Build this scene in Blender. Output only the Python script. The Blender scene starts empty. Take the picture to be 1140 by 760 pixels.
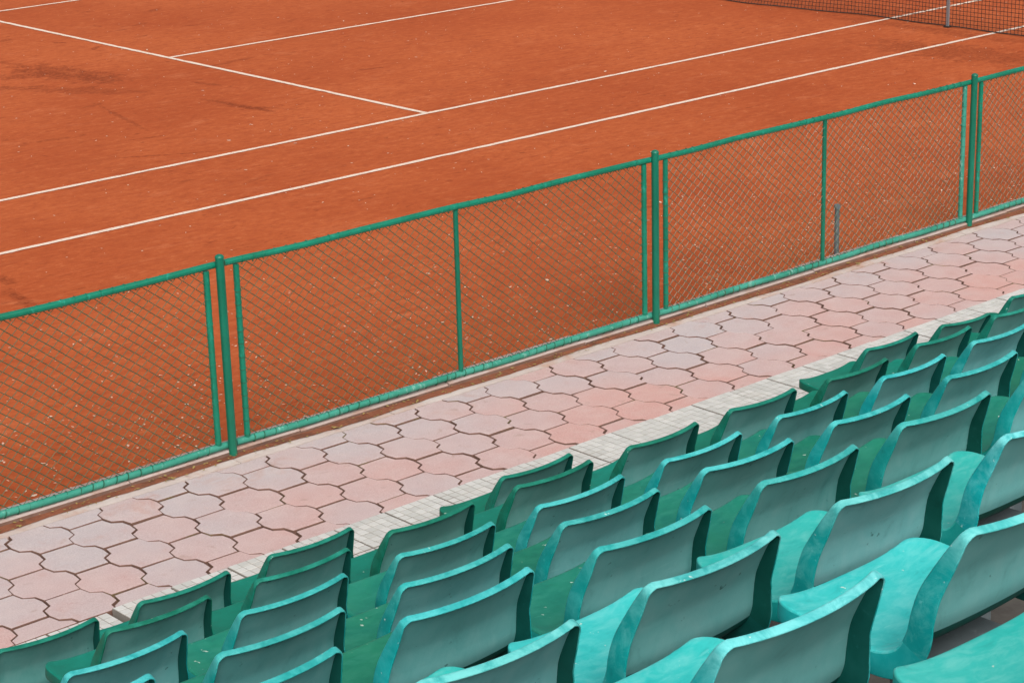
import bpy, bmesh, math, random
from mathutils import Vector, Matrix
sc = bpy.context.scene
COL = sc.collection
rnd = random.Random(7)
PI = math.pi

# ------------------------------------------------------------------ helpers
def link(o, parent=None):
    COL.objects.link(o)
    if parent: o.parent = parent
    return o
def tag(o, label=None, cat=None, group=None, kind=None):
    if label: o['label'] = label
    if cat: o['category'] = cat
    if group: o['group'] = group
    if kind: o['kind'] = kind
    return o
def empty(name, loc, rz=0.0):
    o = bpy.data.objects.new(name, None); o.empty_display_size = .1
    o.location = loc; o.rotation_euler = (0, 0, rz)
    return link(o)
class MB:
    """collects verts/faces for ONE mesh object"""
    def __init__(s): s.v = []; s.f = []; s.m = []
    def add(s, vs, fs, mi=0):
        b = len(s.v); s.v += [tuple(p) for p in vs]
        for f in fs: s.f.append(tuple(b+i for i in f)); s.m.append(mi)
    def box(s, x0, x1, y0, y1, z0, z1, mi=0):
        vs = [(x, y, z) for z in (z0, z1) for y in (y0, y1) for x in (x0, x1)]
        s.add(vs, [(0,2,3,1),(4,5,7,6),(0,1,5,4),(2,6,7,3),(0,4,6,2),(1,3,7,5)], mi)
    def tube(s, pts, r, n=8, mi=0, caps=True):
        pts = [Vector(p) for p in pts]; k = len(pts)
        rs = r if isinstance(r, (list, tuple)) else [r]*k
        t0 = (pts[1]-pts[0]).normalized()
        a = Vector((0,0,1)) if abs(t0.z) < .9 else Vector((1,0,0))
        u = t0.cross(a).normalized(); vs = []
        for i, p in enumerate(pts):
            t = (pts[min(i+1,k-1)]-pts[max(i-1,0)]).normalized()
            u = (u - t*u.dot(t)).normalized(); w = t.cross(u)
            for q in range(n):
                an = 2*PI*q/n
                vs.append(p + (u*math.cos(an)+w*math.sin(an))*rs[i])
        fs = [(i*n+q, i*n+(q+1)%n, (i+1)*n+(q+1)%n, (i+1)*n+q) for i in range(k-1) for q in range(n)]
        if caps: fs += [tuple(reversed(range(n))), tuple(range((k-1)*n, k*n))]
        s.add(vs, fs, mi)
    def build(s, name, mats, parent=None, smooth=None):
        me = bpy.data.meshes.new(name); me.from_pydata(s.v, [], s.f)
        for m in (mats if isinstance(mats, (list, tuple)) else [mats]): me.materials.append(m)
        for p, i in zip(me.polygons, s.m): p.material_index = i
        if smooth is not None:
            me.shade_smooth(); me.set_sharp_from_angle(angle=math.radians(smooth))
        me.update()
        return link(bpy.data.objects.new(name, me), parent)

# ------------------------------------------------------------------ material helper
class NT:
    def __init__(s, name, rough=.8):
        s.mat = bpy.data.materials.new(name); s.mat.use_nodes = True
        s.t = s.mat.node_tree; s.b = s.t.nodes['Principled BSDF']
        s.b.inputs['Roughness'].default_value = rough
        s.tc = s.n('ShaderNodeTexCoord'); s.obj = s.tc.outputs['Object']
        s.geo = s.n('ShaderNodeNewGeometry'); s.pos = s.geo.outputs['Position']
        s.oi = s.n('ShaderNodeObjectInfo')
    def n(s, k, **kw):
        o = s.t.nodes.new(k)
        for a, v in kw.items(): setattr(o, a, v)
        return o
    def put(s, sock, v):
        if hasattr(v, 'is_linked'): s.t.links.new(v, sock)
        elif isinstance(v, (tuple, list)):
            sock.default_value = tuple(v) + ((1,) if len(v) == 3 and sock.type == 'RGBA' else ())
        else: sock.default_value = v
    def mapping(s, co, scale=(1,1,1), rot=(0,0,0), loc=(0,0,0), typ='POINT'):
        m = s.n('ShaderNodeMapping', vector_type=typ); s.put(m.inputs['Vector'], co)
        m.inputs['Scale'].default_value = scale; m.inputs['Rotation'].default_value = rot; m.inputs['Location'].default_value = loc
        return m.outputs[0]
    def noise(s, co, scale, detail=4, rough=.55, w=None, dist=0):
        o = s.n('ShaderNodeTexNoise')
        if w is not None: o.noise_dimensions = '4D'; s.put(o.inputs['W'], w)
        s.put(o.inputs['Vector'], co); o.inputs['Scale'].default_value = scale
        o.inputs['Detail'].default_value = detail; o.inputs['Roughness'].default_value = rough; o.inputs['Distortion'].default_value = dist
        return o.outputs['Fac']
    def ramp(s, v, a, b, lo=0., hi=1.):
        o = s.n('ShaderNodeMapRange'); s.put(o.inputs['Value'], v)
        o.inputs['From Min'].default_value = a; o.inputs['From Max'].default_value = b
        o.inputs['To Min'].default_value = lo; o.inputs['To Max'].default_value = hi
        return o.outputs[0]
    def mix(s, f, a, b, mode='MIX'):
        o = s.n('ShaderNodeMix', data_type='RGBA', blend_type=mode)
        s.put(o.inputs[0], f); s.put(o.inputs[6], a); s.put(o.inputs[7], b)
        return o.outputs[2]
    def math(s, op, a, b=0.):
        o = s.n('ShaderNodeMath', operation=op); s.put(o.inputs[0], a); s.put(o.inputs[1], b)
        return o.outputs[0]
    def bump(s, h, strength=.3, dist=.01):
        o = s.n('ShaderNodeBump'); s.put(o.inputs['Height'], h)
        o.inputs['Strength'].default_value = strength; o.inputs['Distance'].default_value = dist
        s.t.links.new(o.outputs[0], s.b.inputs['Normal'])
    def color(s, v): s.put(s.b.inputs['Base Color'], v)
    def wid(s): return s.math('MULTIPLY', s.oi.outputs['Random'], 57.)

# ------------------------------------------------------------------ clay
STREAKS = [(-8.93,.41,1.27,-.532,.045,.9),(-8.64,1.05,.49,-.249,.05,.7),(-8.30,1.98,1.45,-1.798,.07,.5),(-7.31,1.63,1.41,-1.456,.10,.6),
 (-7.29,1.41,.71,-1.44,.14,.9),(-7.85,4.41,.7,-.146,.4,.6),(-7.58,4.23,1.9,-1.521,.55,.75),(-7.44,3.85,1.1,-1.158,.5,.6),
 (-11.81,-2.43,.65,-1.685,.12,.8),(-11.78,-2.75,.39,-.566,.07,.8),(-11.66,-1.98,.25,-1.744,.14,.9),(-4.85,6.83,.4,.402,.16,.7),
 (-5.38,7.38,.2,-.257,.08,.8),(-5.84,6.41,.2,-1.357,.08,.9),(-5.79,5.98,.14,-.145,.07,.8),(-5.46,6.13,.3,.324,.09,.8),(-5.84,5.46,.2,.16,.08,.8),
 (-5.43,2.06,.3,-.343,.08,.8),(-7.23,1.35,.8,-1.076,.12,.5),(-6.20,3.41,.77,.196,.12,.5),(-6.68,5.8,.16,-.878,.07,.8),
 (-1.1,-1.75,2.6,-1.45,.9,.55),(-.25,-.6,3.2,1.571,.35,.5),(-9.6,2.9,.9,-.9,.12,.6),(-10.1,1.7,.7,-1.2,.1,.5),(-9.3,3.6,1.2,-.4,.2,.5),
 (-7.9,3.3,1.4,-1.0,.35,.5),(-8.4,4.0,.9,-.6,.25,.5),(-6.9,2.6,.5,-1.3,.1,.6),(-8.2,2.6,.35,.2,.1,.5),(-9.2,1.6,.5,-.2,.09,.5),(-6.6,5.2,.25,.8,.08,.6),(-5.1,5.6,.3,-.4,.1,.5),(-7.0,6.4,.3,.3,.1,.5),(-4.2,5.0,.3,.6,.1,.4),(-8.9,-.9,.5,.3,.08,.3),(-5.9,-2.9,.6,.5,.1,.3)]
def clay_material():
    t = NT('clay', .95); p = t.pos
    big = t.noise(p, .35, 5, .6); mid = t.noise(t.mapping(p, (1, 1.5, 1), (0, 0, .25)), 1.9, 6, .62, dist=.4)
    fine = t.noise(p, 24, 6, .7); grit = t.noise(p, 130, 3, .6)
    c = t.mix(t.ramp(big, .38, .62), (.405, .079, .022), (.49, .111, .033))
    c = t.mix(t.ramp(mid, .52, .72, 0, .4), c, (.34, .066, .019))
    c = t.mix(t.ramp(mid, .42, .28, 0, .6), c, (.57, .165, .068))
    mot = t.noise(t.mapping(p, (1, 1.7, 1), (0, 0, .4)), 8, 7, .75)
    c = t.mix(t.ramp(mot, .5, .66, 0, .75), c, (.33, .060, .018)); c = t.mix(t.ramp(mot, .46, .30, 0, .6), c, (.60, .18, .068))
    wob = t.ramp(t.noise(p, 7, 5, .7, dist=.6), .25, .75, -.75, .75)
    br = t.math('MULTIPLY', t.ramp(t.noise(p, 5, 6, .8, dist=1.), .36, .5, .25, 1), t.ramp(t.noise(p, 26, 4, .75), .42, .56, .3, 1))
    for x, y, L, a, wd, st in STREAKS:
        q = t.mapping(p, (L*.5, wd*.5, 1), (0, 0, a), (x, y, 0), 'TEXTURE')
        ln = t.n('ShaderNodeVectorMath', operation='LENGTH'); t.put(ln.inputs[0], q)
        f = t.math('MULTIPLY', t.ramp(t.math('ADD', ln.outputs['Value'], wob), 1.0, .55, 0, min(.95, st*1.45)), br)
        c = t.mix(f, c, (.22, .040, .011))
    tr = t.noise(t.mapping(p, (1, 2.6, 1), (0, 0, .7)), 6.5, 3, .6, dist=.8)      # shoe marks
    c = t.mix(t.math('MULTIPLY', t.ramp(tr, .63, .69, 0, .75), t.ramp(t.noise(p, .5, 3, .5), .38, .52)), c, (.25, .048, .013))
    # broom / drag-mat lines that follow the length of the court, dusty pale patches
    dr = t.noise(t.mapping(p, (.5, 14, 1), (0, 0, .12)), 2.2, 3, .5)
    c = t.mix(t.ramp(dr, .55, .75, 0, .22), c, (.58, .18, .08))
    c = t.mix(t.ramp(fine, .45, .7, 0, .5), c, (.34, .066, .019))
    c = t.mix(t.ramp(grit, .60, .78, 0, .4), c, (.64, .24, .12))
    c = t.mix(t.ramp(grit, .40, .25, 0, .35), c, (.28, .06, .02))
    t.color(c); t.b.inputs['Specular IOR Level'].default_value = .15
    t.bump(t.math('ADD', t.math('MULTIPLY', fine, .6), t.math('MULTIPLY', grit, .3)), .5, .006)
    return t.mat
def line_material():
    t = NT('white_line_paint', .9); p = t.pos
    n = t.noise(p, 9, 6, .7); g = t.noise(p, 60, 4, .7)
    c = t.mix(t.ramp(n, .42, .62, 0, .35), (.80, .68, .57), (.74, .50, .36))
    # the tape is scuffed and dusted over with clay in places
    c = t.mix(t.ramp(g, .52, .64, 0, .65), c, (.60, .22, .09))
    t.color(c); return t.mat
def plain_noise(name, a, b, scale=6, rough=.85, bump=.25, dist=.004, dirt=None, dirt_s=2.5):
    t = NT(name, rough); p = t.pos
    n = t.noise(p, scale, 6, .65); g = t.noise(p, scale*14, 4, .65)
    c = t.mix(t.ramp(n, .3, .7), a, b)
    c = t.mix(t.ramp(g, .5, .8, 0, .3), c, tuple(v*.6 for v in a))
    if dirt: c = t.mix(t.ramp(t.noise(p, dirt_s, 6, .7, dist=.6), .5, .66, 0, .75), c, dirt)
    t.color(c); t.bump(g, bump, dist); return t.mat
def paver_material():
    t = NT('paver_concrete', .88); p = t.pos
    at = t.n('ShaderNodeAttribute', attribute_name='tint', attribute_type='GEOMETRY'); tint = at.outputs['Fac']
    big = t.noise(p, .9, 4, .6); n = t.noise(p, 7, 6, .65); g = t.noise(p, 160, 4, .7)
    # pink pigment worn away to grey towards the fence side, where it was never walked clean
    sep = t.n('ShaderNodeSeparateXYZ'); t.put(sep.inputs[0], p)
    edge = t.ramp(sep.outputs['Y'], -6.75, -6.05)
    worn = t.math('ADD', t.math('ADD', t.math('MULTIPLY', edge, .50), t.math('MULTIPLY', t.ramp(big, .34, .66), .55)), t.math('MULTIPLY', t.math('SUBTRACT', tint, .5), .5))
    left = t.ramp(sep.outputs['X'], -11.2, -13.2, 0, .4)
    worn = t.math('ADD', worn, left)
    c = t.mix(t.ramp(worn, .05, 1.05), (.61, .34, .30), (.52, .445, .45))
    c = t.mix(t.ramp(n, .45, .7, 0, .35), c, (.66, .53, .50))
    c = t.mix(t.ramp(n, .42, .28, 0, .35), c, (.52, .28, .24))
    c = t.mix(t.ramp(g, .54, .68, 0, .5), c, (.74, .66, .65))
    c = t.mix(t.ramp(g, .46, .32, 0, .5), c, (.34, .22, .2))
    dust = t.noise(p, 3.2, 6, .7, dist=.8)
    c = t.mix(t.math('MULTIPLY', t.ramp(dust, .56, .74, 0, .6), t.ramp(sep.outputs['Y'], -6.5, -5.95)), c, (.50, .22, .14))
    c = t.mix(t.ramp(t.noise(p, 11, 3, .5, dist=.5), .66, .74, 0, .45), c, (.40, .25, .2))
    t.color(c); t.bump(t.math('ADD', g, t.math('MULTIPLY', n, .5)), .35, .004); return t.mat
def joint_material():
    t = NT('joint_dirt', .95); p = t.pos
    n = t.noise(p, 6, 5, .7); g = t.noise(p, 60, 4, .7)
    c = t.mix(t.ramp(n, .35, .65), (.15, .078, .058), (.21, .115, .085))
    c = t.mix(t.ramp(t.noise(p, 2.3, 4, .7), .56, .66, 0, .8), c, (.15, .12, .04))   # moss in the joints
    c = t.mix(t.ramp(g, .55, .75, 0, .5), c, (.2, .11, .08))
    t.color(c); t.bump(g, .5, .006); return t.mat
def tile_material():
    t = NT('mosaic_tile_white', .55); p = t.pos
    at = t.n('ShaderNodeAttribute', attribute_name='tint', attribute_type='GEOMETRY')
    n = t.noise(p, 4, 5, .65); g = t.noise(p, 70, 4, .7)
    c = t.mix(at.outputs['Fac'], (.54, .53, .50), (.67, .655, .625))
    c = t.mix(t.ramp(n, .52, .74, 0, .4), c, (.66, .58, .51))
    c = t.mix(t.ramp(g, .58, .75, 0, .35), c, (.5, .42, .36))
    t.color(c); t.bump(g, .15, .002); return t.mat
def paint_material(name, a, b, chip, rough=.42, chipamt=.6):
    """painted steel tube, faded, with scuffs"""
    t = NT(name, rough); p = t.pos
    n = t.noise(p, 3.5, 6, .65); s = t.noise(t.mapping(p, (1, 1, .35)), 26, 5, .7)
    c = t.mix(t.ramp(n, .35, .65), a, b)
    c = t.mix(t.ramp(s, .58, .72, 0, chipamt), c, chip)
    c = t.mix(t.ramp(t.noise(p, 90, 3, .6), .6, .75, 0, .4), c, tuple(v*.5 for v in a))
    t.color(c); t.bump(s, .12, .003); return t.mat
def plastic(name, base, fade, chalk, amt=.5, rough=.5, grain=(1,1,1), spots=None, top_highlight=0):
    """injection moulded seat plastic, sun bleached in patches"""
    t = NT(name, rough); p = t.obj; w = t.wid()
    big = t.noise(p, 4.5, 5, .6, w, .5); mid = t.noise(t.mapping(p, grain, (.2, .1, .35)), 17, 6, .68, w, .6); g = t.noise(p, 150, 3, .6, w)
    c = t.mix(t.ramp(big, .32, .68), base, fade)
    c = t.mix(t.ramp(mid, .46, .72, 0, amt), c, chalk)
    c = t.mix(t.ramp(mid, .44, .30, 0, .45), c, tuple(v*.66 for v in base))
    scr = t.noise(t.mapping(p, (5, 60, 60), (.3, .5, .6)), 1.3, 3, .5, w)
    c = t.mix(t.ramp(scr, .66, .72, 0, .35), c, chalk)
    if top_highlight:      # painted highlight: colour lightens towards the upper edge of the moulding
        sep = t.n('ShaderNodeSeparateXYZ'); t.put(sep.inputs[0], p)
        f = t.math('MULTIPLY', t.ramp(sep.outputs['Z'], -.075, -.005, 0, top_highlight), t.ramp(mid, .36, .58, .25, 1))
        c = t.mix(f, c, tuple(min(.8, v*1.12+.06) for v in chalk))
    if spots:
        c = t.mix(t.ramp(t.noise(p, 38, 3, .55, w), .69, .73, 0, .8), c, spots)
    hs = t.n('ShaderNodeHueSaturation'); t.put(hs.inputs['Color'], c)
    t.put(hs.inputs['Value'], t.ramp(t.oi.outputs['Random'], 0, 1, .88, 1.1)); t.put(hs.inputs['Hue'], t.ramp(t.oi.outputs['Random'], 0, 1, .492, .508))
    t.color(hs.outputs[0])
    t.put(t.b.inputs['Roughness'], t.ramp(mid, .3, .7, rough-.1, rough+.2))
    t.b.inputs['Specular IOR Level'].default_value = .22
    t.bump(t.math('ADD', t.math('MULTIPLY', mid, .5), t.math('MULTIPLY', g, .25)), .18, .003)
    return t.mat

M = {}
M['clay'] = clay_material(); M['line'] = line_material()
M['ground'] = plain_noise('earth', (.20, .12, .07), (.26, .16, .10), 2)
M['kerb'] = plain_noise('kerb_concrete', (.38, .29, .26), (.48, .39, .36), 5, dirt=(.33, .17, .11), dirt_s=4)
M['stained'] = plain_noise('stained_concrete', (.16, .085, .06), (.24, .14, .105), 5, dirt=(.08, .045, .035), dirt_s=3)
M['edging'] = plain_noise('edging_concrete', (.56, .45, .41), (.66, .57, .53), 3, dirt=(.50, .25, .16), dirt_s=2.2)
M['spill'] = plain_noise('clay_spill', (.20, .058, .026), (.30, .10, .048), 9, .95, .6, .008, dirt=(.09, .04, .024), dirt_s=5)
M['paver'] = paver_material(); M['joint'] = joint_material(); M['tile'] = tile_material()
M['grout'] = plain_noise('grout', (.26, .235, .20), (.36, .32, .28), 8)
M['stand'] = plain_noise('stand_concrete', (.07, .062, .055), (.11, .098, .085), 2.5, dirt=(.045, .035, .03))
M['post'] = paint_material('green_gloss_paint', (.001, .125, .072), (.002, .16, .098), (.008, .25, .16), .40, .4)
M['rail'] = paint_material('green_rail_paint', (.001, .155, .088), (.003, .21, .13), (.04, .42, .33), .42, .65)
M['worn_rail'] = paint_material('worn_green_paint', (.022, .225, .155), (.055, .32, .24), (.34, .56, .48), .5, .9)
M['wire'] = paint_material('green_wire_coating', (.008, .095, .045), (.015, .13, .07), (.05, .24, .15), .5, .5)
M['wire_brown'] = paint_material('dull_wire_coating', (.035, .10, .05), (.08, .13, .065), (.17, .2, .12), .55, .6)  # second tone of the same wire, chosen by the slant of the segment
M['pale_wire'] = paint_material('sky_lit_wire_coating', (.08, .20, .13), (.22, .25, .19), (.45, .40, .34), .55, .8)  # sky reflection on the wire's upper side, painted in as a paler colour
M['steel'] = paint_material('galvanised_steel', (.09, .115, .125), (.14, .17, .18), (.3, .32, .33), .45, .5)
M['dark_net'] = paint_material('net_cord', (.022, .016, .014), (.04, .028, .022), (.09, .05, .035), .8, .4)
M['band'] = paint_material('net_band', (.72, .70, .66), (.8, .78, .75), (.6, .5, .42), .8, .4)
M['stick'] = paint_material('stick_paint', (.16, .17, .18), (.22, .23, .24), (.32, .33, .33), .5, .5)
M['petal'] = plain_noise('dry_petal', (.62, .42, .30), (.78, .60, .48), 20, .9)
M['leaf'] = plain_noise('dry_leaf', (.30, .20, .06), (.42, .30, .10), 20, .9)
M['grass'] = plain_noise('moss_green', (.10, .16, .03), (.16, .22, .05), 20, .9)

# ------------------------------------------------------------------ constants measured from the photograph
FY = -5.7465                     # fence line
POSTS = [-15.53, -12.4546, -9.3771, -6.3027, -3.2250]
PAVE_IN, PAVE_OUT = -6.945, -5.885

# ------------------------------------------------------------------ ground, court
def sheet(name, x0, x1, y0, y1, z, m, kind='structure', n=1):
    b = MB()
    b.add([(x0, y0, z), (x1, y0, z), (x1, y1, z), (x0, y1, z)], [(0, 1, 2, 3)])
    return tag(b.build(name, m), kind=kind)
sheet('ground', -400, 400, -400, 400, -.35, M['ground'])
b = MB(); b.box(-34, 24, -5.618, 20, -.34, 0); tag(b.build('clay_court', M['clay']), kind='structure')
b = MB(); W = .027; Z = .004
lr = random.Random(31)
def strip(p0, p1):
    p0, p1 = Vector(p0), Vector(p1); L = (p1-p0).length; n = max(2, int(L/.09)); d = (p1-p0)/L; q = Vector((-d.y, d.x)); vs = []
    for i in range(n+1):
        c = p0+d*L*i/n; e = 0 if i in (0, n) else 1
        for sg in (-1, 1):
            k = c+q*sg*(W+e*(lr.uniform(-.004, .002)+(-.012*lr.random() if lr.random() < .06 else 0))); vs.append((k.x, k.y, Z))
    b.add(vs, [(2*i, 2*i+2, 2*i+3, 2*i+1) for i in range(n)])
def lx(x0, x1, y): strip((x0, y), (x1, y))
def ly(y0, y1, x): strip((x, y0), (x, y1))
for y in (-1.37, 0, 8.23, 9.60): lx(-11.885-W, 11.885+W, y)
for x in (-11.885, 11.885):
    ly(-1.37+W, -W, x); ly(W, 8.23-W, x); ly(8.23+W, 9.60-W, x)
for x in (-6.40, 6.40): ly(W, 8.23-W, x)
lx(-6.40+W, 6.40-W, 4.115)
tag(b.build('court_lines', M['line']), kind='structure')

# kerb under the fence, spilt clay at its foot, concrete edging
b = MB(); rr = random.Random(3); x = -30.
while x < 20:
    L = rr.uniform(.95, 1.05); dz = rr.uniform(-.004, .004); dy = rr.uniform(-.003, .003)
    if x > -5.3: pass
    y0, y1 = -5.775+dy, -5.622
    z1 = .029+dz; c = .008; x1 = x+L-.006
    prof = [(y0, -.3), (y0, z1-c), (y0+c, z1), (y1-c, z1), (y1, z1-c), (y1, -.3)]
    vs = [(xx, yy, zz) for xx in (x, x1) for yy, zz in prof]
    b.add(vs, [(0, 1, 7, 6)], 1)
    b.add(vs, [(i, i+1, i+7, i+6) for i in range(1, 5)] + [(5, 4, 3, 2, 1, 0), (6, 7, 8, 9, 10, 11)])
    x += L
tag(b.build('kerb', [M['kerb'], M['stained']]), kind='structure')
b = MB(); N = 420; vs = []; rr = random.Random(5)
for i in range(N+1):
    x = -22+30*i/N
    w = .045+.03*math.sin(x*2.1)+.02*math.sin(x*5.3+1)+rr.uniform(-.012, .012)
    zz = .006+.006*rr.random()
    vs += [(x, -5.771, .001+zz*.7), (x, -5.79, .002+zz*.5), (x, -5.806-w*.4, .0012)]
b.add(vs, [(3*i+k, 3*i+3+k, 3*i+4+k, 3*i+1+k) for i in range(N) for k in range(2)])
tag(b.build('clay_spill', M['spill'], smooth=60), kind='structure')
b = MB(); x = -30.; rr = random.Random(9)
while x < 20:
    L = rr.choice((1.0, 1.5, 2.0)); b.box(x, x+L-.005, PAVE_OUT+.006, -5.778, -.3, rr.uniform(-.0025, .0005)); x += L
tag(b.build('concrete_edging', M['edging']), kind='structure')
sheet('paving_bed', -30, 20, PAVE_IN, PAVE_OUT+.01, -.013, M['joint'])

# interlocking pavers: each a bevelled slab, all one pavement
OUT = [(0,0),(.180,0),(.191,-.067),(.233,-.100),(.2405,-.156),(.233,-.224),(.191,-.250),(.180,-.312),(0,-.312),(-.011,-.250),(-.056,-.2205),(-.066,-.157),(-.056,-.094),(-.011,-.065)]
PX, PY = .2466, .312
def clip(poly, ylim, keep_above):
    o = []
    for i in range(len(poly)):
        a, c = poly[i], poly[(i+1) % len(poly)]
        ia = (a[1] >= ylim) == keep_above; ic = (c[1] >= ylim) == keep_above
        if ia: o.append(a)
        if ia != ic:
            k = (ylim-a[1])/(c[1]-a[1]); o.append((a[0]+k*(c[0]-a[0]), ylim))
    return o
def inset(poly, d):
    n = len(poly); o = []
    A = sum(poly[i][0]*poly[(i+1)%n][1]-poly[(i+1)%n][0]*poly[i][1] for i in range(n))
    sg = 1 if A > 0 else -1
    for i in range(n):
        p, q, r = Vector(poly[i-1]), Vector(poly[i]), Vector(poly[(i+1) % n])
        e1, e2 = (q-p), (r-q)
        if e1.length < 1e-6 or e2.length < 1e-6: o.append(tuple(q)); continue
        n1 = Vector((-e1.y, e1.x)).normalized()*sg; n2 = Vector((-e2.y, e2.x)).normalized()*sg
        m = n1+n2; L = m.length_squared
        m = m*(2/L) if L > .3 else m.normalized()
        o.append(tuple(q+m*d*.999*(1 if m.length < 2.2 else 2.2/m.length)))
    return o
pv, pf, pt, pm = [], [], [], []
rr = random.Random(12)
for a in range(-40, 80):
    for k in range(-4, 6):
        ox = -12.8461+a*PX; oy = -6.1801-(PY/2 if a % 2 else 0)+k*PY
        if oy < PAVE_IN-.0 or oy-.312 > PAVE_OUT: continue
        jx, jy, ja = rr.uniform(-.0035, .0035), rr.uniform(-.0035, .0035), rr.uniform(-.012, .012)
        cx, cy = .087, -.156
        P = []
        for x, y in OUT:
            dx, dy = (x-cx)*1.008, (y-cy)*.978
            P.append((ox+cx+dx-ja*dy+jx, oy+cy+dy+ja*dx+jy))
        P = clip(P, PAVE_IN, True); P = clip(P, PAVE_OUT, False) if P else P
        if len(P) < 4: continue
        Q = [P[0]]
        for p in P[1:]:
            if (Vector(p)-Vector(Q[-1])).length > .004: Q.append(p)
        if (Vector(Q[0])-Vector(Q[-1])).length < .004: Q.pop()
        if len(Q) < 4 or abs(sum(Q[i-1][0]*Q[i][1]-Q[i][0]*Q[i-1][1] for i in range(len(Q)))) < .006: continue
        g = rr.uniform(.0020, .0038)
        O1 = inset(Q, g); O2 = inset(Q, g+.0022); O3 = inset(Q, g+.007)
        tz = rr.uniform(-.0025, .0025); ax, ay = rr.uniform(-.008, .008), rr.uniform(-.008, .008)
        mx, my = ox+cx, oy+cy
        def Zp(p, d): return d+tz+ax*(p[0]-mx)+ay*(p[1]-my)
        n = len(Q); base = len(pv); tn = rr.random()
        for ring, d in ((O1, -.045), (O1, -.005), (O2, -.0012), (O3, 0.)):
            pv += [(p[0], p[1], Zp(p, d)) for p in ring]
        pt += [tn]*(4*n)
        for r_ in range(3):
            for i in range(n):
                pf.append((base+r_*n+i, base+r_*n+(i+1) % n, base+(r_+1)*n+(i+1) % n, base+(r_+1)*n+i))
        pf.append(tuple(base+3*n+i for i in range(n))); pm += [1]*(2*n)+[0]*(n+1)
me = bpy.data.meshes.new('paving'); me.from_pydata(pv, [], pf); me.materials.append(M['paver']); me.materials.append(M['joint'])
me.polygons.foreach_set('material_index', pm)
at = me.attributes.new('tint', 'FLOAT', 'POINT'); at.data.foreach_set('value', pt)
bm = bmesh.new(); bm.from_mesh(me); bmesh.ops.recalc_face_normals(bm, faces=bm.faces); bm.to_mesh(me); bm.free()
tag(link(bpy.data.objects.new('paving', me)), kind='structure')

# white mosaic strip: slabs of .30 m with 6 x 6 cells, one stretch sunk at the left
def mosaic(name, x0, x1, rows, zoff):
    v, f, tn = [], [], []
    g = MB(); rr = random.Random(int(abs(x0)*10)); x = x0
    while x < x1-.01:
        for r_ in range(rows):
            ya = PAVE_IN-.3*r_-.003; dz = zoff+rr.uniform(-.0025, .0025); tl = rr.uniform(-.004, .004)
            g.box(x+.003, x+.296, ya-.295, ya, -.10+zoff, dz-.0022)
            for i in range(6):
                for j in range(6):
                    xa = x+.004+i*.0486+.0022; xb = xa+.0445; yb = ya-.0022-j*.049; yc = yb-.0442
                    z = dz+tl*(i-2.5)/6+rr.uniform(-.0005, .0005); k = len(v); e = .0012
                    v += [(xa,yc,z-.002),(xb,yc,z-.002),(xb,yb,z-.002),(xa,yb,z-.002),(xa+e,yc+e,z),(xb-e,yc+e,z),(xb-e,yb-e,z),(xa+e,yb-e,z)]
                    f += [(k+4,k+5,k+6,k+7),(k,k+1,k+5,k+4),(k+1,k+2,k+6,k+5),(k+2,k+3,k+7,k+6),(k+3,k,k+4,k+7)]
                    tn += [rr.random()]*8
        x += .3
    me = bpy.data.meshes.new(name); me.from_pydata(v, [], f); me.materials.append(M['tile'])
    at = me.attributes.new('tint', 'FLOAT', 'POINT'); at.data.foreach_set('value', tn)
    o = tag(link(bpy.data.objects.new(name, me)), kind='structure')
    gb = g.build(name+'_bed', M['grout'], o)
    return o
mosaic('tiled_strip', -13.925, -2.2, 2, .016)
mosaic('tiled_strip', -17.245, -13.96, 2, -.002)

# ------------------------------------------------------------------ grandstand
# tip(row, i): upper right corner of a backrest, fitted to the photograph
GX, GDX, GY, GDY, GZ, GDZ, GS = -14.7346, .5831, -7.5114, .7022, .3521, .2992, -.5362
def tip(j, i): return Vector((GX+i*GDX+(j-1)*GS, GY-j*GDY, GZ+j*GDZ))
b = MB(); prof = [(PAVE_IN-.605, -.3), (PAVE_IN-.605, -.012)]
for j in range(2, 13):
    yr = GY-j*GDY+.42; zf = GDZ*(j-1)
    prof += [(yr, GDZ*(j-2)-.012), (yr, zf-.03), (yr-.012, zf-.012)]
prof += [(prof[-1][0]-.9, prof[-1][1]), (prof[-1][0]-.9, -.3)]
n = len(prof); vs = [(x, y, z) for x in (-24, 2) for y, z in prof]
b.add(vs, [(i, (i+1) % n, n+(i+1) % n, n+i) for i in range(n)] + [tuple(reversed(range(n))), tuple(range(n, 2*n))])
tag(b.build('concrete_stand', M['stand']), 'stepped concrete stand carrying the rows of green and turquoise seats', 'grandstand')

# ------------------------------------------------------------------ seats
def catmull(P, n):
    o = []
    for i in range(len(P)-1):
        a, b_, c, d = P[max(i-1, 0)], P[i], P[i+1], P[min(i+2, len(P)-1)]
        for k in range(n):
            t = k/n
            o.append(tuple(.5*((2*q)+(-p+r)*t+(2*p-5*q+4*r-s)*t*t+(-p+3*q-3*r+s)*t**3) for p, q, r, s in zip(a, b_, c, d)))
    o.append(P[-1]); return o
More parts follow.
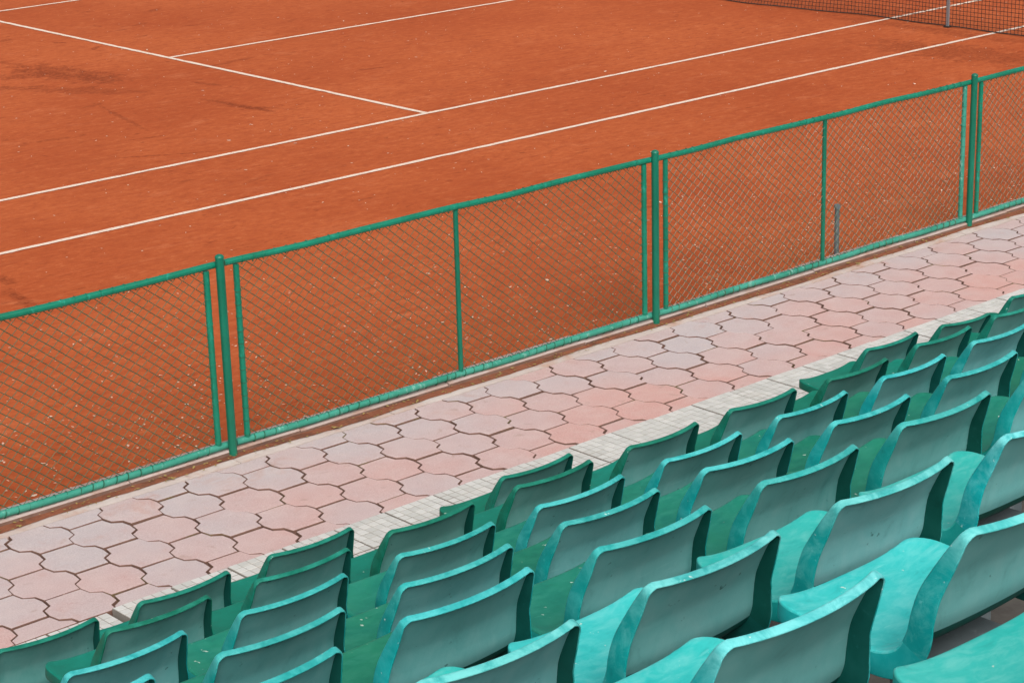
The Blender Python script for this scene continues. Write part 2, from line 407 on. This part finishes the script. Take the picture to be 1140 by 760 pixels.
# y forward, z up, half width, flange depth, bow of the backrest, dish; all relative to the tip line
KEY = [(.412,-.268,.222,.030,.0,.012),(.405,-.256,.222,.035,.0,.016),(.370,-.254,.222,.038,.0,.020),(.29,-.259,.222,.040,.0,.023),(.21,-.268,.221,.042,.002,.023),(.155,-.270,.221,.048,.004,.017),
       (.112,-.252,.220,.056,.006,.008),(.091,-.215,.219,.058,.010,.003),(.084,-.175,.217,.054,.012,.0),(.0765,-.140,.213,.051,.014,.0),(.0645,-.108,.208,.046,.016,.0),(.034,-.052,.200,.036,.020,.0),(.010,-.014,.195,.025,.022,.0),(0.,0.,.193,.019,.0225,.0)]
PR = catmull(KEY, 5)
KB = next(i for i, p in enumerate(PR) if p[1] > -.235 and p[0] < .11)      # where the pan turns into the backrest
# arc length for the rounded corners
SL = [0.]
for a, c in zip(PR, PR[1:]): SL.append(SL[-1]+math.hypot(a[0]-c[0], a[1]-c[1]))
NT_ = 22
def hw(i):
    w = PR[i][2]; s, e = SL[i], SL[-1]-SL[i]; r0, r1 = .075, .014
    if s < r0: w -= r0*(1-math.sqrt(max(0, 1-((r0-s)/r0)**2)))
    if e < r1: w -= r1*(1-math.sqrt(max(0, 1-((r1-e)/r1)**2)))
    return w
def surf(i, t):
    y, z, _, _, bow, dish = PR[i]
    k = 1-t*t; kd = 1-abs(t)**3.2
    top = max(0, 1-(SL[-1]-SL[i])/.2)
    return Vector((t*hw(i), y-bow*k**.9 if k > 0 else y, z-dish*kd-.004*top*top*k))
def nrm(i):
    a, c = PR[max(i-1, 0)], PR[min(i+1, len(PR)-1)]
    ty, tz = c[0]-a[0], c[1]-a[1]; L = math.hypot(ty, tz)
    return Vector((0, -(-tz)/L, -ty/L)) if True else None   # up for the pan, forward for the back
def make_mesh(part):
    n = len(PR)-1
    i0, i1 = (0, KB) if part == 'seat' else (KB, n)
    ts = [-1+2*j/NT_ for j in range(NT_+1)]
    front, back = MB(), MB()
    rows = list(range(i0, i1+1))
    S = [[surf(i, t) for t in ts] for i in rows]
    w = NT_+1
    front.add([p for r in S for p in r], [(a*w+j, a*w+j+1, (a+1)*w+j+1, (a+1)*w+j) for a in range(len(rows)-1) for j in range(NT_)])
    D = {i: -nrm(i) for i in rows}
    if D[rows[0]].length < .1: D[rows[0]] = D[rows[1]]
    under = [[S[a][j]+D[i]*.007 for j in range(w)] for a, i in enumerate(rows)]
    tgt = front if part == 'seat' else back
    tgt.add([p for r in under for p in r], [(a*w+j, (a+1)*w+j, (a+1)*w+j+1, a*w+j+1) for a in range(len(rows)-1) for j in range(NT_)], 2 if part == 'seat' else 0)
    # boundary path
    if part == 'seat':
        path = [(a, 0) for a in range(len(rows)-1, -1, -1)] + [(0, j) for j in range(1, NT_)] + [(a, NT_) for a in range(len(rows))]
    else:
        path = [(a, 0) for a in range(len(rows))] + [(len(rows)-1, j) for j in range(1, NT_)] + [(a, NT_) for a in range(len(rows)-1, -1, -1)]
    pts = [S[a][j] for a, j in path]
    cen = Vector((0, sum(p.y for p in pts)/len(pts), sum(p.z for p in pts)/len(pts)))
    sec_n = 11; vs = []; midp = S[len(rows)//2][NT_//2]; flip = None
    for k, (a, j) in enumerate(path):
        i = rows[a]; d = PR[i][3]
        tg = (pts[min(k+1, len(pts)-1)]-pts[max(k-1, 0)]).normalized()
        if k in (0, len(pts)-1):
            q = path[k]; tg = Vector((0, PR[min(i+1, n)][0]-PR[i-1][0], PR[min(i+1, n)][1]-PR[i-1][1])).normalized()*(1 if (k == 0) == (part != 'seat') else -1)
        Nn = -D[i]; O = tg.cross(Nn).normalized()
        if flip is None:
            q = path[len(path)//2]; p2 = pts[len(path)//2+1]-pts[len(path)//2-1]
            flip = -1 if p2.cross(-D[rows[q[0]]]).dot(S[q[0]][q[1]]-midp) < 0 else 1
        O = O*flip
        for o, dd in ((0,0),(.0024,.0004),(.0042,.0016),(.0052,.0045),(.0068,d*.55),(.0076,d-.003),(.0070,d-.0008),(.0054,d),(.0036,d-.0008),(.0028,d-.003),(-.0005,.0072)):
            vs.append(S[a][j]+O*o+D[i]*dd)
    L = len(path)
    for c in range(sec_n-1):
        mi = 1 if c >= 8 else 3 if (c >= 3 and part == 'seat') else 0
        front_f = [(k*sec_n+c, k*sec_n+c+1, (k+1)*sec_n+c+1, (k+1)*sec_n+c) for k in range(L-1)]
        if c == 0: base_idx = len(front.v); front.add(vs, front_f, mi)
        else:
            for f in front_f: front.f.append(tuple(base_idx+q for q in f)); front.m.append(mi)
    return front, back
def finish(o):
    bm = bmesh.new(); bm.from_mesh(o.data); bmesh.ops.remove_doubles(bm, verts=bm.verts, dist=.0002)
    bmesh.ops.recalc_face_normals(bm, faces=bm.faces); bm.to_mesh(o.data); bm.free()
    o.data.shade_smooth(); o.data.set_sharp_from_angle(angle=math.radians(62)); return o

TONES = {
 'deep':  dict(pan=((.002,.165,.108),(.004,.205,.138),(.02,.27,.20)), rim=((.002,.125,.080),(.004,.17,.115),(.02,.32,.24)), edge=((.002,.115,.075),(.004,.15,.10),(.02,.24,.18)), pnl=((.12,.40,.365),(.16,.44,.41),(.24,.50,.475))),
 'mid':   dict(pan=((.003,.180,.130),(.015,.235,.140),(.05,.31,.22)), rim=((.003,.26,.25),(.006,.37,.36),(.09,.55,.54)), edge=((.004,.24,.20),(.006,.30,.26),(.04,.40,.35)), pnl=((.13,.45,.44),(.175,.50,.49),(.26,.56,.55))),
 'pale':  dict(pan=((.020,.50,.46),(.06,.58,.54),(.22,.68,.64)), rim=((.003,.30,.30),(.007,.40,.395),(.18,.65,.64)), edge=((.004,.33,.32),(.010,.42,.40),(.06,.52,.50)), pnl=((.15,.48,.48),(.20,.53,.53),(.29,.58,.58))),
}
LOCAL_TIPX = .1885            # the tip lies this far right of the seat's centre
def make_seat(tone):
    T = TONES[tone]
    root = empty('stadium_seat', (0, 0, 0))
    rim = plastic('rim_plastic_'+tone, *T['rim'], amt=.55, rough=.45, spots=(.55,.75,.7), top_highlight={'deep':.12,'mid':.38,'pale':.55}[tone])
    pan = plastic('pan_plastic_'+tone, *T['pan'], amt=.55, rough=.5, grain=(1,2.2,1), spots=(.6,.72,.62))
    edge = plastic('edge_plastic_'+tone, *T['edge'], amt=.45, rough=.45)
    inn = plastic('inner_plastic_'+tone, (.003,.085,.068), (.005,.11,.09), (.02,.17,.15), amt=.3, rough=.5)  # darker green for the flange's inner faces and the pan underside
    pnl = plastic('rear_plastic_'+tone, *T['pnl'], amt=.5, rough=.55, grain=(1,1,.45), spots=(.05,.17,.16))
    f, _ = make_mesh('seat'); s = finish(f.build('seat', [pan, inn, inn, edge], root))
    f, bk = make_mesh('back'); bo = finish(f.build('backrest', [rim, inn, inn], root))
    p = finish(bk.build('rear_panel', [pnl], bo))
    b = MB(); zf = -.651+.006
    b.box(-.05, .05, .17, .25, zf+.008, -.345); b.box(-.09, .09, .13, .29, zf, zf+.008); b.box(-.14, .14, .12, .31, -.345, -.335)
    for sx in (-.07, .07):
        for y in (.15, .27): b.tube([(sx, y, zf+.008), (sx, y, zf+.022)], .009, 6)
    b.build('pedestal', M['steel'], root)
    for o in (s, bo, p): pass
    return root
def children(o): return [c for c in bpy.data.objects if c.parent == o]
def copy_tree(o, parent=None):
    c = o.copy(); COL.objects.link(c); c.parent = parent
    for ch in KIDS[o.name]: copy_tree(ch, c)
    return c
ORD = ['first','second','third','fourth','fifth','sixth','seventh','eighth','ninth','tenth','eleventh','twelfth']
ROWTXT = {1:'front row beside tiled strip',2:'second row from paving',3:'third row from paving',4:'fourth row from paving',
          5:'fifth row from paving',6:'sixth row from paving',7:'seventh row from paving',8:'rearmost row'}
LOOK = {1:'dark green seat',2:'dark green seat',3:'turquoise rimmed green seat',4:'turquoise rimmed green seat',5:'turquoise rimmed green seat',
        6:'pale turquoise seat',7:'pale turquoise seat',8:'pale turquoise seat at bottom right corner'}
SEATS = {1:[0,1,2,4,8,9,10],2:[1,2,3,4,5,6,7,8,9],3:[1,2,3,4,5,6,7,8],4:[1,2,3,4,5,6,7,8],5:[2,3,4,5,6,7],6:[3,4,5,6],7:[4,5],8:[5]}
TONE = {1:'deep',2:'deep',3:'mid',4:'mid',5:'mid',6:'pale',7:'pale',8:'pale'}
ADJ = {(7,5):(.03,0,0,0,0),(1,9):(-.02,-.03,-.02,.05,.0)}
# small displacements of each seat along its rail and in height, as bolted on the real stand
SHIFT = {(1,0):(0.013,0.009), (1,1):(0.001,0.006), (1,2):(-0.007,0.011), (1,4):(0.003,-0.005), (1,8):(0.013,-0.009), (2,1):(-0.004,0.015), (2,2):(-0.007,0.003), (2,3):(-0.019,0.008), (2,4):(-0.006,0.007), (2,5):(-0.007,0.006), (2,6):(-0.006,0.003), (2,7):(0.011,-0.012), (2,8):(0.014,0.0), (3,1):(0.0,0.004), (3,2):(-0.004,-0.003), (3,3):(0.008,-0.009), (3,4):(0.006,-0.013), (3,5):(0.008,-0.014), (3,6):(0.007,-0.007), (3,7):(0.014,-0.004), (4,1):(-0.003,0.013), (4,2):(-0.003,-0.005), (4,3):(0.002,-0.008), (4,4):(0.0,-0.006), (4,5):(0.006,-0.008), (4,6):(0.014,-0.014), (4,7):(0.012,-0.003), (5,2):(0.001,0.008), (5,3):(-0.014,0.016), (5,4):(0.006,-0.005), (5,5):(0.001,0.002), (5,6):(-0.006,0.009), (6,3):(0.003,-0.005), (6,4):(0.005,-0.001), (6,5):(0.005,0.002), (7,4):(-0.005,0.003)}
PROTO = {}; KIDS = {}
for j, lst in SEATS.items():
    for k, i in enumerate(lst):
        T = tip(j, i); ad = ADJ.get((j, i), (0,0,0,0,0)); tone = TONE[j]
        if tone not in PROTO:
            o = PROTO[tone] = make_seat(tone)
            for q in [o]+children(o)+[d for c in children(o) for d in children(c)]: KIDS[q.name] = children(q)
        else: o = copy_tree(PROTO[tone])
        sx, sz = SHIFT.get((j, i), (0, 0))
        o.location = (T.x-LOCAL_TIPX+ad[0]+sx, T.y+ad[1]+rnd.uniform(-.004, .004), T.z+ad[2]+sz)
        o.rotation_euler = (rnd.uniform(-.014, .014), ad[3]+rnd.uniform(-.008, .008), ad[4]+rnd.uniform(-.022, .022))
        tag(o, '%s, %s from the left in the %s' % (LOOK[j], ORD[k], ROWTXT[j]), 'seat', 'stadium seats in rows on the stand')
# the Empty sits at the seat's foot
bpy.context.view_layer.update()

# ------------------------------------------------------------------ chain link fence
RZ0, RZ1 = .0526, 1.0079         # bottom and top rail
fence = empty('chain_link_fence', (POSTS[0], FY, 0))
tag(fence, 'low green chain link fence between the clay court and the paving', 'fence')
FO = Vector((POSTS[0], FY, 0))
def fb(mb, name, m, parent=fence, smooth=50): return mb.build(name, m, parent, smooth)
def F(x, y, z): return (x-FO.x, y, z)
for k, X in enumerate(POSTS):
    b = MB(); b.tube([F(X-.02, -.026, -.06), F(X-.02, -.026, 1.050)], .0225, 16); p = fb(b, 'post', M['post'])
    b = MB(); b.tube([F(X-.02, -.026, 1.050), F(X-.02, -.026, 1.056), F(X-.02, -.026, 1.064), F(X-.02, -.026, 1.069)], [.0238, .0238, .0185, .006], 16); fb(b, 'post_cap', M['post'], p)
def helix(mb, p0, p1, r, turns, wr, ph=0, n=8, axis='x'):
    pts = []; K = max(4, int(turns*n))
    for q in range(K+1):
        t = q/K; an = 2*PI*turns*t+ph
        c = Vector(p0)*(1-t)+Vector(p1)*t
        pts.append(c+(Vector((0, math.cos(an), math.sin(an))) if axis == 'x' else Vector((math.cos(an), math.sin(an), 0)))*r)
    mb.tube(pts, wr, 4, caps=False)
DW, DH, WR = .0340, .0560, .0021
for k in range(len(POSTS)-1):
    A, Bx = POSTS[k], POSTS[k+1]; rr = random.Random(20+k)
    ua, ub = A+.092, Bx-.088; mid = (A+Bx)/2
    for nm, z, r_, m in (('top_rail', RZ1, .0175, M['rail']), ('bottom_rail', RZ0, .0185, M['worn_rail'])):
        b = MB(); pts = [F(A+.022+(Bx-A-.044)*q/24, .004*math.sin(q*1.1+k), z+.003*math.sin(q*.6+k*2)) for q in range(25)]
        b.tube(pts, r_, 12); fb(b, nm, m)
    for X, r_, m in ((ua, .016, M['rail']), (mid, .0145, M['post']), (ub, .0165, M['worn_rail'] if k == 2 else M['rail'])):
        b = MB(); b.tube([F(X, 0, RZ0+.018), F(X, 0, RZ1-.018)], r_, 12); fb(b, 'upright', m)
    wm = [M['wire_brown'], M['pale_wire'], M['rail']] if k >= 2 else [M['wire'], M['wire_brown'], M['rail']]
    b = MB(); x = ua; n = int(round((ub-ua)/DW)); dw = (ub-ua)/n; nz = int(round((RZ1-RZ0-.03)/DH)); dh = (RZ1-RZ0-.03)/nz
    # each picket is one flattened spiral woven into the next
    for q in range(n):
        xc = ua+dw*(q+.5); pts = []
        for s_ in range(2*nz+1):
            sd = 1 if (s_+q) % 2 else -1
            sag = .006*math.sin(q*.37+k)*math.sin(s_*.11)
            pts.append(Vector(F(xc+sd*dw*.52, .003*sd+.004*math.sin(q*.9+s_*.35), RZ0+.015+s_*dh/2+sag+rr.uniform(-.0008,.0008))))
        for p0, p1 in zip(pts, pts[1:]):
            b.tube([p0, p1], WR, 4, mi=1 if p1.x > p0.x else 0, caps=False)
    def loop(c, axis, r, wr, mi, sl):
        pts = []
        for q in range(11):
            an = 2*PI*q/10; u, v = math.cos(an)*r, math.sin(an)*r
            pts.append((c[0]+sl*math.sin(an+.6), c[1]+u, c[2]+v) if axis == 'x' else (c[0]+u, c[1]+v, c[2]+sl*math.sin(an+.6)))
        b.tube(pts, wr, 4, mi=mi, caps=False)
    for z, r_, wr, mi in ((RZ0, .0192, .0024, 0), (RZ1, .0178, .0018, 2)):
        for q in range(n//2):
            loop(F(ua+dw*(2*q+1)+rr.uniform(-.006, .006), 0, z), 'x', r_, wr*rr.uniform(.8, 1.2), mi, rr.uniform(.002, .009))
            if mi == 2: b.tube([F(ua+dw*(2*q+1)-.006, -.006, z-.021), F(ua+dw*(2*q+1)+.007, .004, z-.026)], .003, 5, mi=0)
    for X in (ua, ub):
        for q in range(int(nz*.75)):
            loop(F(X, 0, RZ0+.04+(RZ1-RZ0-.07)*q/(nz*.75)+rr.uniform(-.004, .004)), 'z', .0168, .002, 0 if X == ua else 2, rr.uniform(.004, .01))
    for z in (.38, .74): loop(F(mid, 0, z), 'z', .0155, .002, 0, .003)
    fb(b, 'wire_mesh', wm, smooth=180)

# short galvanised stub behind the fence
st = empty('stub_post', (-7.495, -5.575, 0))
tag(st, 'short grey steel stub post standing just behind the green fence', 'post')
b = MB(); b.tube([(0, 0, -.05), (0, 0, .33)], .0165, 12); b.build('tube', M['steel'], st, 50)
b = MB(); b.tube([(0, 0, .33), (0, 0, .345)], [.0215, .0205], 12); b.tube([(0,0,.318),(0,0,.33)], .0215, 12); b.build('collar', M['steel'], st, 50)

# ------------------------------------------------------------------ tennis net
net = empty('tennis_net', (0, 4.115, 0))
tag(net, 'dark tennis net stretched across the red clay court', 'net')
NY0, NY1 = -2.284, 10.514
def top(y): 
    u = abs(y-4.115)/6.4; return .914+(1.07-.914)*u
b = MB(); ny = int((NY1-NY0-.1)/.0445)
def off(y, z):
    f = min(1, max(0, (y+.3)/2.2))*min(1, max(0, (9-y)/3)); f = f*f*(3-2*f)
    return -.22*f*max(0, 1-z)**1.6+.02*math.sin(y*1.3)*(1-z)+.012*math.sin(y*3.1+z*4)*(1-z)
for q in range(ny+1):
    y = NY0+.05+q*(NY1-NY0-.1)/ny; h = top(y)-.03
    b.tube([(off(y, z), y-4.115, z) for z in (.012, h*.12, h*.25, h*.5, h*.75, h)], .0029, 3, caps=False)
for r_ in range(1, 23):
    fz = r_/23.; K = 80
    b.tube([(off(NY0+(NY1-NY0)*q/K, fz), NY0+.05+(NY1-NY0-.1)*q/K-4.115, .012+(top(NY0+(NY1-NY0)*q/K)-.05)*fz) for q in range(K+1)], .0029, 3, caps=False)
b.build('netting', M['dark_net'], net)
b = MB(); K = 80; b.tube([(off(NY0+(NY1-NY0)*q/K, 0), NY0+.05+(NY1-NY0-.1)*q/K-4.115, .014+.004*math.sin(q*.9)) for q in range(K+1)], .006, 6); b.build('bottom_cord', M['dark_net'], net, 60)
b = MB()
for q in range(24):
    y0 = NY0+.05+(NY1-NY0-.1)*q/24; y1 = NY0+.05+(NY1-NY0-.1)*(q+1)/24
    vs = [(x, y-4.115, z) for y in (y0, y1) for x, z in ((-.006, top(y)-.06), (-.006, top(y)), (.006, top(y)), (.006, top(y)-.06))]
    b.add(vs, [(0,1,5,4),(1,2,6,5),(2,3,7,6),(3,0,4,7)])
b.build('headband', M['band'], net)
for y in (NY0, NY1):
    b = MB(); b.tube([(0, y-4.115, -.05), (0, y-4.115, 1.08)], .04, 16); b.build('post', M['steel'], net, 50)
b = MB(); b.box(-.009, -.007, -.025, .025, .0, .914); b.build('centre_strap', M['band'], net)
ss = empty('singles_stick', (-.035, -.80, 0)); tag(ss, 'thin grey singles stick propping the tennis net beside the inner sideline', 'net stick')
b = MB(); b.box(-.010, .010, -.014, .014, .004, 1.07); b.build('shaft', M['stick'], ss)
b = MB(); b.box(-.03, .03, -.03, .03, .004, .016); b.build('foot', M['dark_net'], ss)

# ------------------------------------------------------------------ litter: dry petals and leaf bits (nobody could count them)
def flakes(name, n, place, m, smin, smax, seed):
    b = MB(); r = random.Random(seed)
    for _ in range(n):
        x, y, z = place(r); s = r.uniform(smin, smax)*(1.7 if r.random() < .06 else 1); a = r.uniform(0, 2*PI); e = r.uniform(.3, .7)
        ca, sa = math.cos(a), math.sin(a); cu = r.uniform(.0, .5)*s
        pts = [(-s, 0, 0), (-.35*s, -e*s, cu*.6), (.5*s, -e*.8*s, cu), (s, 0, .2*s), (.45*s, e*.8*s, cu), (-.4*s, e*s, cu*.5)]
        vs = [(x+px*ca-py*sa, y+px*sa+py*ca, z+pz+.0008) for px, py, pz in pts]
        b.add(vs, [(0, 1, 2, 3), (0, 3, 4, 5)])
    return tag(b.build(name, m), kind='stuff')
def court_place(r):
    if r.random() < .5:
        y = -5.6+abs(r.gauss(0, 1.0)); return (r.uniform(-15.5, -1.5), min(y, 2), .001)
    cx = r.uniform(-15, 2); return (cx, r.uniform(-5.5, 8.5), .001)
tag(flakes('fallen_petals', 4000, court_place, M['petal'], .0035, .011, 1), 'pale dry petals scattered over the red clay', 'petals')
def foot_place(r): 
    y = r.uniform(-5.85, -5.78); return (r.uniform(-15, -4), y, .012 if y > -5.80 else .006)
tag(flakes('dry_leaf_bits', 520, foot_place, M['leaf'], .004, .012, 2), 'brown and yellow leaf bits along the foot of the kerb', 'leaf litter')
def pave_place(r): return (r.uniform(-15, -4), r.uniform(-6.9, -5.75), .004)
tag(flakes('paving_crumbs', 420, pave_place, M['petal'], .0015, .004, 4), 'small pale crumbs scattered on the pink pavers', 'crumbs')

# ------------------------------------------------------------------ sky, sun
w = bpy.data.worlds.new('World'); sc.world = w; w.use_nodes = True
nt = w.node_tree; bg = nt.nodes['Background']
sky = nt.nodes.new('ShaderNodeTexSky'); sky.sky_type = 'NISHITA'; sky.sun_disc = False
SUN_EL, SUN_AZ = math.radians(43), math.radians(-152)       # azimuth from +Y towards +X
sky.sun_elevation = SUN_EL; sky.sun_rotation = SUN_AZ
sky.air_density = 1.0; sky.dust_density = 6.0; sky.ozone_density = 1.0
hs = nt.nodes.new('ShaderNodeHueSaturation'); hs.inputs['Saturation'].default_value = .25
nt.links.new(sky.outputs[0], hs.inputs['Color']); nt.links.new(hs.outputs[0], bg.inputs['Color'])
bg.inputs['Strength'].default_value = .12
L = bpy.data.lights.new('sun', 'SUN'); L.energy = 1.5; L.angle = math.radians(60); L.color = (1., .96, .9)
lo = link(bpy.data.objects.new('sun', L))
d = Vector((math.sin(SUN_AZ)*math.cos(SUN_EL), math.cos(SUN_AZ)*math.cos(SUN_EL), math.sin(SUN_EL)))
lo.rotation_euler = d.to_track_quat('Z', 'Y').to_euler(); lo.location = (0, 0, 30)

# ------------------------------------------------------------------ camera
yaw, pitch, roll = .7214, .3128, -.0277
fw = Vector((math.sin(yaw)*math.cos(pitch), math.cos(yaw)*math.cos(pitch), -math.sin(pitch)))
rt = Vector((math.cos(yaw), -math.sin(yaw), 0)); up = rt.cross(fw)
r2 = rt*math.cos(roll)+up*math.sin(roll); u2 = -rt*math.sin(roll)+up*math.cos(roll)
cd = bpy.data.cameras.new('camera'); cam = link(bpy.data.objects.new('camera', cd))
m = Matrix((r2, u2, -fw)).transposed().to_4x4(); m.translation = Vector((-18.2131, -14.4803, 3.9125)); cam.matrix_world = m
cd.sensor_width = 36; cd.lens = 2399.55/1140*36; cd.clip_end = 2000
sc.camera = cam
sc.view_settings.view_transform = 'Standard'; sc.view_settings.look = 'None'; sc.view_settings.gamma = 1; sc.view_settings.exposure = 0.15
